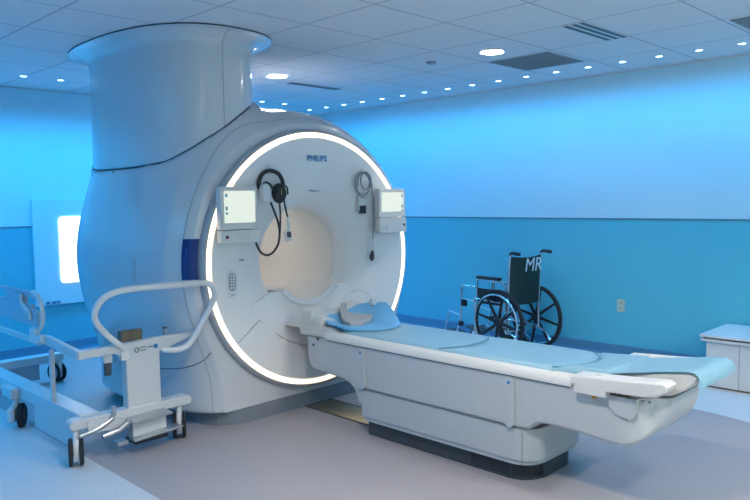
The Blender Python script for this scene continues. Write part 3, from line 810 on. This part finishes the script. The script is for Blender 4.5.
# head end: stepped coil base going into the bore
hd = obj('head_base', MB().prism([(-3.86, .596), (-3.86, .608), (-3.80, .622), (-3.60, .628), (-3.40, .622), (-3.36, .600)], 'y', 3.005, 3.53, .004), 'tbl2', tb, sharp=45)
mb = MB().prism([(-3.70, .555), (-3.72, .60), (-3.66, .60), (-3.36, .60), (-3.36, .555)], 'y', 3.01, 3.52, .006)
obj('head_step', mb, 'tbl2', tb)
sad = [(3.02, .60), (3.02, .70), (3.03, .722), (3.055, .732), (3.10, .728), (3.16, .700), (3.267, .682), (3.374, .700), (3.434, .728), (3.479, .732), (3.504, .722), (3.514, .70), (3.514, .60)]
obj('head_step', MB().prism(sad, 'x', -3.715, -3.60, .010, 3), 'tbl2', tb, sharp=45)
obj('head_step', MB().prism([(y, z-.052 if z > .61 else z) for y, z in sad], 'x', -3.60, -3.50, .010, 3), 'tbl2', tb, sharp=45)
# head cushion: bright blue bowl with raised back and side
def bowl():
    n, mm = 41, 14; top = []
    for i in range(n):
        a = 2*PI*i/(n-1)
        for j in range(mm):
            u = j/(mm-1)
            ax = .27 if math.cos(a) > 0 else .25
            x = -3.375+ax*u*math.cos(a); y = YC+.238*u*math.sin(a)
            far = max(0, u*math.sin(a)-.25)/.75; head = max(0, -u*math.cos(a)-.3)/.7
            near = max(0, -u*math.sin(a)-.55)/.45
            fade = min(1, max(0, (.75-u*math.cos(a))/.75))
            z = .636+.115*far**1.1*fade+.05*head*fade+.028*near*fade-.008*u**6
            top.append((x, y, z))
    return MB().grid(lambda i, j: top[i*mm+j], n, mm, (0, 0, -.014))
hc = thing('head_cushion', 'bright blue curved head cushion on the scanner end of the table', 'cushion', (-3.385, YC, .62))
obj('shell', bowl(), 'cushblue', hc, sharp=70)
obj('rim', MB().tube([(-3.375+.272*math.cos(R(a)), YC+.240*math.sin(R(a)), .6225) for a in range(-75, 76, 6)], .0045, 8), 'pipe', hc)
def wedge():
    outer = [(-3.69, 3.375, .728), (-3.60, 3.275, .705), (-3.50, 3.195, .682), (-3.40, 3.125, .668), (-3.31, 3.105, .662), (-3.27, 3.17, .662), (-3.31, 3.28, .668), (-3.36, 3.36, .674)]
    inner = [(-3.66, 3.40, .728), (-3.62, 3.36, .708), (-3.575, 3.33, .692), (-3.53, 3.31, .683), (-3.49, 3.31, .680), (-3.45, 3.325, .680), (-3.42, 3.345, .680), (-3.385, 3.372, .678)]
    vs = outer+inner; n = 8; vs += [(x, y, z-.028) for x, y, z in outer+inner]
    fs = []
    for i in range(n-1):
        fs += [(i, i+1, n+i+1, n+i), (2*n+i, 3*n+i, 3*n+i+1, 2*n+i+1), (i, 2*n+i, 2*n+i+1, i+1), (n+i, n+i+1, 3*n+i+1, 3*n+i)]
    fs += [(0, n, 3*n, 2*n), (n-1, 3*n-1, 4*n-1, 2*n-1)]
    b = bmesh.new(); V = [b.verts.new(v) for v in vs]
    for f in fs: b.faces.new([V[i] for i in f])
    bmesh.ops.recalc_face_normals(b, faces=b.faces)
    bmesh.ops.bevel(b, geom=[e for e in b.edges if len(e.link_faces) == 2 and e.calc_face_angle(0) > .8], offset=.007, segments=3, affect='EDGES', profile=.5)
    return MB().bm(b)
wp = obj('neck_pad', wedge(), 'padgrey', None, sharp=50)
tag(wp, 'grey crescent neck pad lying in the bright blue head cushion', 'pad')
cn_ = thing('coil_connector', 'black plug with thin arched white cable behind the blue head cushion', 'connector', (-3.46, 3.47, .62))
obj('plug', MB().box(-3.475, -3.445, 3.452, 3.492, .655, .72, .004, rot=(0, R(-12), 0)), 'black', cn_)
obj('boot', MB().box(-3.49, -3.45, 3.455, 3.49, .715, .765, .008, rot=(0, R(-12), 0)), 'white', cn_)
obj('stalk', MB().cyl((-3.46, 3.472, .60), (-3.46, 3.472, .66), .012), 'white', cn_)
obj('cable', MB().tube([(-3.47, 3.472, .76), (-3.53, 3.47, .80), (-3.60, 3.46, .81), (-3.68, 3.44, .785), (-3.72, 3.42, .74)], .0035, 6, smooth=5), 'white', cn_)

# floor cover plate between scanner and table
fpz = thing('floor_cover_plate', 'brass-coloured floor plate between scanner and patient table', 'floor plate', (-3.5, YC, 0))
obj('plate', MB().box(-3.842, -3.12, 3.152, 3.392, .0005, .003, .001), 'brass', fpz)
mb = MB()
for a in ((-3.842, -3.12, 3.143, 3.155), (-3.842, -3.12, 3.389, 3.401), (-3.842, -3.832, 3.143, 3.401)): mb.box(*a, .0005, .005, .001)
obj('frame', mb, 'dgrey', fpz)

# ------------------------------------------------------------------ transport trolley
tr = thing('transport_trolley', 'white wheeled patient trolley with tubular push handle left of the scanner', 'trolley', (-4.6, 1.9, 0))
obj('base_beam', MB().box(-6.0, -3.93, 1.60, 1.715, .195, .272, .008), 'wpaint', tr)
obj('skirt_panel', MB().box(-4.62, -3.98, 1.602, 1.622, .055, .20, .004), 'wpaint', tr)
obj('end_beam', MB().prism(rrect(1.525, 2.275, .204, .262, .026), 'x', -3.955, -3.875, .008), 'wpaint', tr, sharp=50)
obj('end_beam', MB().prism(rrect(1.56, 2.29, .17, .235, .02), 'x', -5.98, -5.88, .006), 'wpaint', tr)
# pillar and cross bar
obj('pillar', MB().box(-3.955, -3.885, 1.865, 2.080, .20, .625, .012), 'wpaint', tr)
cbx = obj('cross_bar', MB().prism([(1.595, .590), (1.595, .636), (1.86, .640), (2.10, .652), (2.22, .648), (2.31, .640), (2.325, .622), (2.24, .606), (2.10, .565), (1.85, .565), (1.80, .592)], 'x', -3.935, -3.889, .006), 'wpaint', tr)
# printed marks on the pillar
xf = -3.8845
mk = MB(); 
mk.tube([(xf, 1.932+.013*math.cos(R(a)), .594+.013*math.sin(R(a))) for a in range(0, 360, 30)], .0035, 5, closed=True)
obj('printed_mark', mk, 'green', tr)
mk = MB().tube([(xf, 1.958, .586), (xf, 1.958, .606), (xf, 1.988, .607), (xf, 1.988, .587)], .003, 5, closed=True); obj('printed_mark', mk, 'green', tr)
mk = MB().tube([(xf, 2.000, .596), (xf, 2.003, .603), (xf, 2.028, .603), (xf, 2.031, .596)], .003, 5); obj('printed_mark', mk, 'seam', tr)
obj('printed_mark', MB().lathe([(.0001, xf+.002), (.014, xf+.002), (.0142, xf-.001)], (0, 2.052, .600), 'x', 18), 'logo', tr)
# push handle
P = [(-3.905, 1.885, .575), (-3.885, 1.845, .625), (-3.87, 1.775, .685), (-3.855, 1.71, .755), (-3.83, 1.668, .82), (-3.80, 1.665, .88), (-3.775, 1.70, .935), (-3.765, 1.77, .963), (-3.765, 1.86, .970), (-3.765, 2.10, .966), (-3.765, 2.31, .961), (-3.767, 2.368, .945), (-3.775, 2.398, .90), (-3.785, 2.40, .855), (-3.80, 2.385, .81), (-3.83, 2.335, .70), (-3.85, 2.285, .615), (-3.855, 2.235, .570), (-3.865, 2.165, .560), (-3.895, 2.10, .570)]
obj('push_handle', MB().tube(P, .0185, 14, smooth=5), 'white', tr, label='curved white tubular push handle')
obj('hinge_block', MB().box(-3.93, -3.88, 1.835, 1.885, .545, .60, .008), 'white', tr)
obj('post', MB().box(-4.345, -4.315, 1.603, 1.628, .265, .585, .004), 'wpaint', tr)
obj('side_bar', MB().prism([(-4.47, .66), (-4.36, .668), (-3.90, .636), (-3.90, .590), (-4.36, .615), (-4.47, .61)], 'y', 1.590, 1.625, .005), 'wpaint', tr)
obj('deck_edge', MB().box(-6.0, -4.44, 1.585, 1.607, .600, .636, .005), 'wpaint', tr)
obj('end_panel', MB().box(-5.94, -5.92, 1.62, 2.11, .04, .168, .004), 'cartblue', tr)
bk_ = obj('cable_bracket', MB().box(-3.945, -3.915, 1.748, 1.80, .540, .592, .005), 'wpaint', tr)
obj('grip', MB().box(-3.945, -3.915, 1.755, 1.793, .465, .540, .006), 'dgrey', bk_)
lb = obj('latch_block', MB().box(-4.54, -4.44, 1.565, 1.60, .615, .705, .010).box(-4.45, -4.36, 1.568, 1.60, .625, .668, .008), 'white', tr)
# side rail with hand holes and white end loop
sr_ = obj('side_rail', MB().box(-5.9, -4.50, 1.575, 1.597, .715, .845, .006).box(-5.9, -4.58, 1.575, 1.597, .905, .925, .006).box(-5.9, -5.55, 1.575, 1.597, .845, .905, .002).box(-4.96, -4.64, 1.575, 1.597, .845, .905, .002).prism([(-4.66, .925), (-4.50, .920), (-4.44, .905), (-4.44, .880), (-4.56, .893), (-4.66, .900)], 'y', 1.575, 1.597, .002).box(-4.66, -4.615, 1.575, 1.597, .84, .91, .002).prism([(-4.56, .72), (-4.56, .84), (-4.48, .82), (-4.42, .80), (-4.42, .72)], 'y', 1.575, 1.597, .002), 'cartblue', tr, label='blue-grey side rail panel with hand holes')
obj('end_loop', MB().tube([(-4.50, 1.586, .922), (-4.43, 1.586, .905), (-4.375, 1.586, .86), (-4.355, 1.586, .80), (-4.375, 1.586, .735), (-4.42, 1.586, .70)], .014, 8, smooth=4), 'white', sr_)
obj('release_handle', MB().tube([(-4.635, 1.565, .90), (-4.635, 1.565, .85), (-4.56, 1.565, .815), (-4.515, 1.565, .80), (-4.50, 1.565, .755)], .012, 8, smooth=3), 'white', sr_)
# pedal group at the pillar foot
obj('foot_tray', MB().prism([(1.84, .205), (1.845, .215), (2.08, .222), (2.10, .205), (2.10, .198), (1.86, .188)], 'x', -3.90, -3.79, .003), 'steel', tr)
obj('motor_cover', MB().box(-3.93, -3.845, 1.87, 2.085, .082, .20, .008), 'wpaint', tr)
ft = obj('foot_bar', MB().prism([(1.85, .085), (2.15, .098), (2.17, .108), (2.15, .116), (1.85, .098)], 'x', -3.86, -3.79, .003), 'steel', tr)
obj('foot_bar_pad', MB().box(-3.93, -3.80, 1.86, 2.07, .066, .085, .004), 'black', tr)
mk = MB()
for q in range(5): mk.tube([(-3.8445, 1.965+.016*q, .125), (-3.8445, 1.975+.016*q, .15), (-3.8445, 1.985+.014*q, .122)], .002, 5)
obj('embossed_mark', mk, 'white', tr)
obj('pedal', MB().tube([(-3.84, 1.70, .150), (-3.83, 1.78, .165), (-3.85, 1.87, .205)], .017, 10).tube([(-3.84, 1.688, .148), (-3.84, 1.703, .151)], .0185, 10), 'steel', tr)
obj('pedal', MB().tube([(-3.86, 1.57, .175), (-3.86, 1.66, .190), (-3.86, 1.745, .225), (-3.86, 1.765, .25), (-3.86, 1.765, .305)], .012, 10, smooth=3), 'steel', tr)
obj('pivot_plate', MB().prism([(1.62, .17), (1.70, .17), (1.86, .155), (1.88, .21), (1.70, .245), (1.62, .245)], 'x', -3.90, -3.868, .004), 'wpaint', tr)
obj('pivot_foot', MB().box(-3.88, -3.82, 1.765, 1.83, .075, .10, .004), 'steel', tr)
def caster_part(x, y, rz):
    """a caster as a part of the trolley: fork mesh with two wheel children"""
    mt = Matrix.Translation((x, y, 0)) @ Euler((0, 0, rz)).to_matrix().to_4x4()
    def tm(mb): mb.v = [tuple(mt @ Vector(v)) for v in mb.v]; return mb
    f = obj('caster', tm(MB().box(-.052, .052, -.0175, .0175, .06, .160, .014).prism([(-.050, .07), (.050, .07), (.040, .035), (-.040, .035)], 'y', -.016, .016, .004).cyl((0, 0, .15), (0, 0, .20), .018)), 'white', tr)
    for s in (-1, 1):
        w = MB().lathe([(.001, s*.018), (.060, s*.018), (.072, s*.019), (.078, s*.024), (.078, s*.032), (.072, s*.038), (.062, s*.040), (.058, s*.036), (.001, s*.036)], (0, 0, .0785), 'y', 28)
        obj('wheel', tm(w), 'rubber', f)
        obj('hub_cap', tm(MB().lathe([(.001, s*.041), (.050, s*.0395), (.056, s*.036)], (0, 0, .0785), 'y', 24)), 'grille', f)
    return f
caster_part(-3.912, 1.567, R(-22)); caster_part(-3.912, 2.205, R(-30)); caster_part(-5.93, 2.25, R(15)); caster_part(-5.93, 1.62, R(10))
# the middle swivel wheel has a broad white guard
cf = obj('guarded_caster', MB().box(-4.985, -4.855, 1.545, 1.60, .035, .135, .022, rot=(0, 0, R(-32))).cyl((-4.915, 1.585, .12), (-4.915, 1.60, .20), .02), 'white', tr)
mt = Matrix.Translation((-4.885, 1.60, .078)) @ Euler((0, 0, R(-32))).to_matrix().to_4x4()
w = MB().lathe([(.001, -.005), (.06, -.005), (.078, .002), (.078, .028), (.066, .036), (.001, .034)], (0, 0, 0), 'y', 28); w.v = [tuple(mt @ Vector(v)) for v in w.v]
obj('wheel', w, 'rubber', cf)
obj('swivel_box', MB().box(-5.03, -4.85, 1.545, 1.60, .195, .265, .008), 'wpaint', tr)
br = obj('brown_block', MB().box(-3.99, -3.94, 1.868, 2.0, .640, .703, .004), 'brown', None)
tag(br, 'small brown block standing on the trolley cross bar', 'block')
sc_ = thing('pin', 'small dark upright pin on the right of the trolley cross bar', 'pin', (-3.915, 2.13, .65))
obj('shaft', MB().box(-3.925, -3.905, 2.125, 2.142, .648, .69, .003), 'grille', sc_)
obj('cap', MB().box(-3.927, -3.903, 2.122, 2.145, .690, .70, .002), 'dgrey', sc_)

# ------------------------------------------------------------------ wheelchair
wc = thing('wheelchair', 'dark folding wheelchair parked against the blue wall', 'wheelchair', (-3.72, 5.645, 0), R(172))
def W(name, mb, m, parent=wc, **k):
    o = obj(name, mb, m, parent, local=True, **k); return o
for s in (1, -1):
    y = s*.262
    w = W('rear_wheel', MB().lathe([(.270, -.012), (.300, -.014), (.305, -.008), (.305, .008), (.300, .014), (.270, .012)], (0, y, .305), 'y', 56, True), 'rubber')
    mb = MB().lathe([(.001, y-.03), (.035, y-.03), (.05, y-.012), (.05, y+.012), (.035, y+.03), (.001, y+.03)], (0, 0, .305), 'y', 24)
    for q in range(8):
        a = 2*PI*q/8+.2
        mb.tube([(.03*math.cos(a), y, .305+.03*math.sin(a)), (.272*math.cos(a), y, .305+.272*math.sin(a))], [.017, .011], 8)
    W('spokes', mb, 'black', w)
    W('hand_rim', MB().lathe([(.262+.008*math.cos(R(a)), y+s*.045+.008*math.sin(R(a))) for a in range(0, 360, 45)], (0, 0, .305), 'y', 56, True), 'chrome', w)
    # frame side
    yf = s*.215
    fr = MB().tube([(-.07, yf, .20), (-.07, yf, .50), (-.085, yf, .80), (-.10, yf, .935)], .011, 10)
    fr.tube([(-.07, yf, .48), (.36, yf, .49)], .011, 10).tube([(-.07, yf, .24), (.34, yf, .24)], .011, 10)
    fr.tube([(.34, yf, .17), (.35, yf, .50)], .012, 10)
    W('side_frame', fr, 'chrome')
    W('push_handle', MB().tube([(-.095, yf, .925), (-.12, yf, .945), (-.20, yf, .94), (-.215, yf, .938)], [.011, .015, .017, .014], 10, smooth=3), 'black')
    ar = MB().tube([(-.05, yf, .60), (-.035, yf, .64), (.00, yf, .672), (.05, yf, .68), (.30, yf, .68), (.315, yf, .665), (.32, yf, .48)], .010, 10, smooth=2).tube([(.10, yf, .675), (.10, yf, .54)], .008, 8)
    W('arm_frame', ar, 'chrome')
    W('arm_pad', MB().box(.02, .31, yf-.028, yf+.028, .683, .713, .012, seg=3), 'black')
    W('side_guard', MB().box(.02, .31, yf-.006, yf+.006, .45, .595, .004), 'black')
    # front hanger
    fh = MB().tube([(.33, yf, .60), (.50, yf, .60), (.525, yf, .58), (.53, yf, .50), (.54, yf, .30), (.60, yf, .13)], .0105, 10, smooth=3).tube([(.35, yf, .46), (.53, yf, .47)], .010, 8).tube([(.54, yf, .30), (.70, yf, .33), (.72, yf, .30), (.76, yf, .12)], .009, 8)
    h = W('footrest_hanger', fh, 'chrome')
    W('clamp', MB().box(.47, .52, yf-.022, yf+.022, .40, .465, .006).box(.52, .56, yf-.02, yf+.02, .20, .245, .005), 'black', h)
    W('foot_plate', MB().box(.58, .76, yf-.16 if s > 0 else yf-.01, yf+.01 if s > 0 else yf+.16, .105, .118, .004, rot=(0, R(-12), 0)), 'dgrey', h)
    c = W('front_caster', MB().tube([(.355, yf, .19), (.345, yf, .16)], .014, 10).box(.32, .37, yf-.022, yf-.016, .09, .175, .002).box(.32, .37, yf+.016, yf+.022, .09, .175, .002), 'chrome')
    W('caster_wheel', MB().lathe([(.02, yf-.012), (.085, yf-.013), (.095, yf-.007), (.095, yf+.007), (.085, yf+.013), (.02, yf+.012)], (.335, 0, .095), 'y', 32, True).lathe([(.0001, yf-.008), (.045, yf-.008), (.045, yf+.008), (.0001, yf+.008)], (.335, 0, .095), 'y', 20).tube([(.335-.085, yf, .095), (.335+.085, yf, .095)], .007, 6).tube([(.335, yf, .01), (.335, yf, .18)], .007, 6), 'rubber', c)
    W('tipping_lever', MB().tube([(-.07, yf, .22), (-.16, yf, .18), (-.20, yf, .12)], .010, 8).tube([(-.19, yf, .13), (-.205, yf, .105)], .014, 8), 'chrome')
W('cross_brace', MB().tube([(.12, -.20, .20), (.12, .20, .48)], .011, 8).tube([(.14, .20, .20), (.14, -.20, .48)], .011, 8), 'chrome')
W('axle_bar', MB().tube([(-.055, -.21, .22), (-.055, .21, .22)], .009, 8), 'chrome')
def sling_back(i, j):
    v = i/12*2-1; u = j/10
    z = .46+.455*u; x = -.072-.028*max(0, (z-.5)/.43)-.030*(1-v*v)
    return (x, .220*v, z+.0-.018*(1-v*v)*(1 if u > .9 else 0))
W('backrest', MB().grid(sling_back, 13, 11, (.012, 0, 0)), 'chairfab', sharp=60, label='dark green vinyl sling backrest')
bk = wc.children[-1]
W('seat', MB().grid(lambda i, j: (-.06+.42*j/8, .220*(i/8*2-1), .497-.022*(1-(i/8*2-1)**2)), 9, 9, (0, 0, -.014)), 'chairfab', sharp=60)
# lettering on the rear of the backrest, following its slope
rm = Matrix(((0, 0, -1, 0), (-1, 0, 0, 0), (0, 1, 0, 0), (0, 0, 0, 1)))
text('lettering', 'MR', .175, 'wtxt', Vector((-.138, .065, .770)), rm @ Euler((R(-3), 0, 0)).to_matrix().to_4x4(), bk, xs=.98, shear=.25, bold=.0, ext=.001)

# ------------------------------------------------------------------ storage bench at the right edge
cbn = thing('storage_bench', 'low white lidded bench against the wall at the right edge', 'bench', (-1.4, 5.77, 0))
obj('body', MB().box(-1.965, -.75, 5.505, 6.045, .012, .352, .006), 'white', cbn)
obj('rim', MB().box(-1.998, -.72, 5.478, 6.055, .352, .372, .004), 'white', cbn)
obj('lid', MB().box(-2.004, -.71, 5.47, 6.06, .384, .402, .004), 'white', cbn)
obj('gap', MB().box(-1.98, -.73, 5.50, 6.04, .371, .385, 0), 'black', cbn)
obj('door_seam', MB().box(-1.732, -1.728, 5.503, 5.507, .015, .35, 0), 'softseam', cbn)
obj('kick_line', MB().box(-1.955, -.76, 5.515, 6.035, .0, .012, 0), 'brown', cbn)

ot = thing('wall_outlet', 'ivory power outlet on the lower blue wall', 'outlet', (-2.918, YF, .46))
op = obj('plate', MB().box(-2.955, -2.882, YF-.007, YF-.0005, .402, .517, .003), 'ivory', ot)
for z in (.437, .482):
    s = obj('socket', MB().box(-2.936, -2.901, YF-.0095, YF-.0065, z-.015, z+.015, .004), 'ivory', op)
mb = MB()
for z in (.437, .482): mb.box(-2.930, -2.926, YF-.0105, YF-.009, z-.005, z+.008, 0).box(-2.911, -2.907, YF-.0105, YF-.009, z-.005, z+.008, 0)
obj('slots', mb, 'dgrey', op)

# ------------------------------------------------------------------ world and view
w = bpy.data.worlds.new('world'); SC.world = w; w.use_nodes = True
w.node_tree.nodes['Background'].inputs[0].default_value = (0, 0, 0, 1)
SC.view_settings.view_transform = 'Standard'; SC.view_settings.look = 'None'
SC.view_settings.gamma = 1; SC.view_settings.use_curve_mapping = False
SC.view_settings.exposure = 0.0
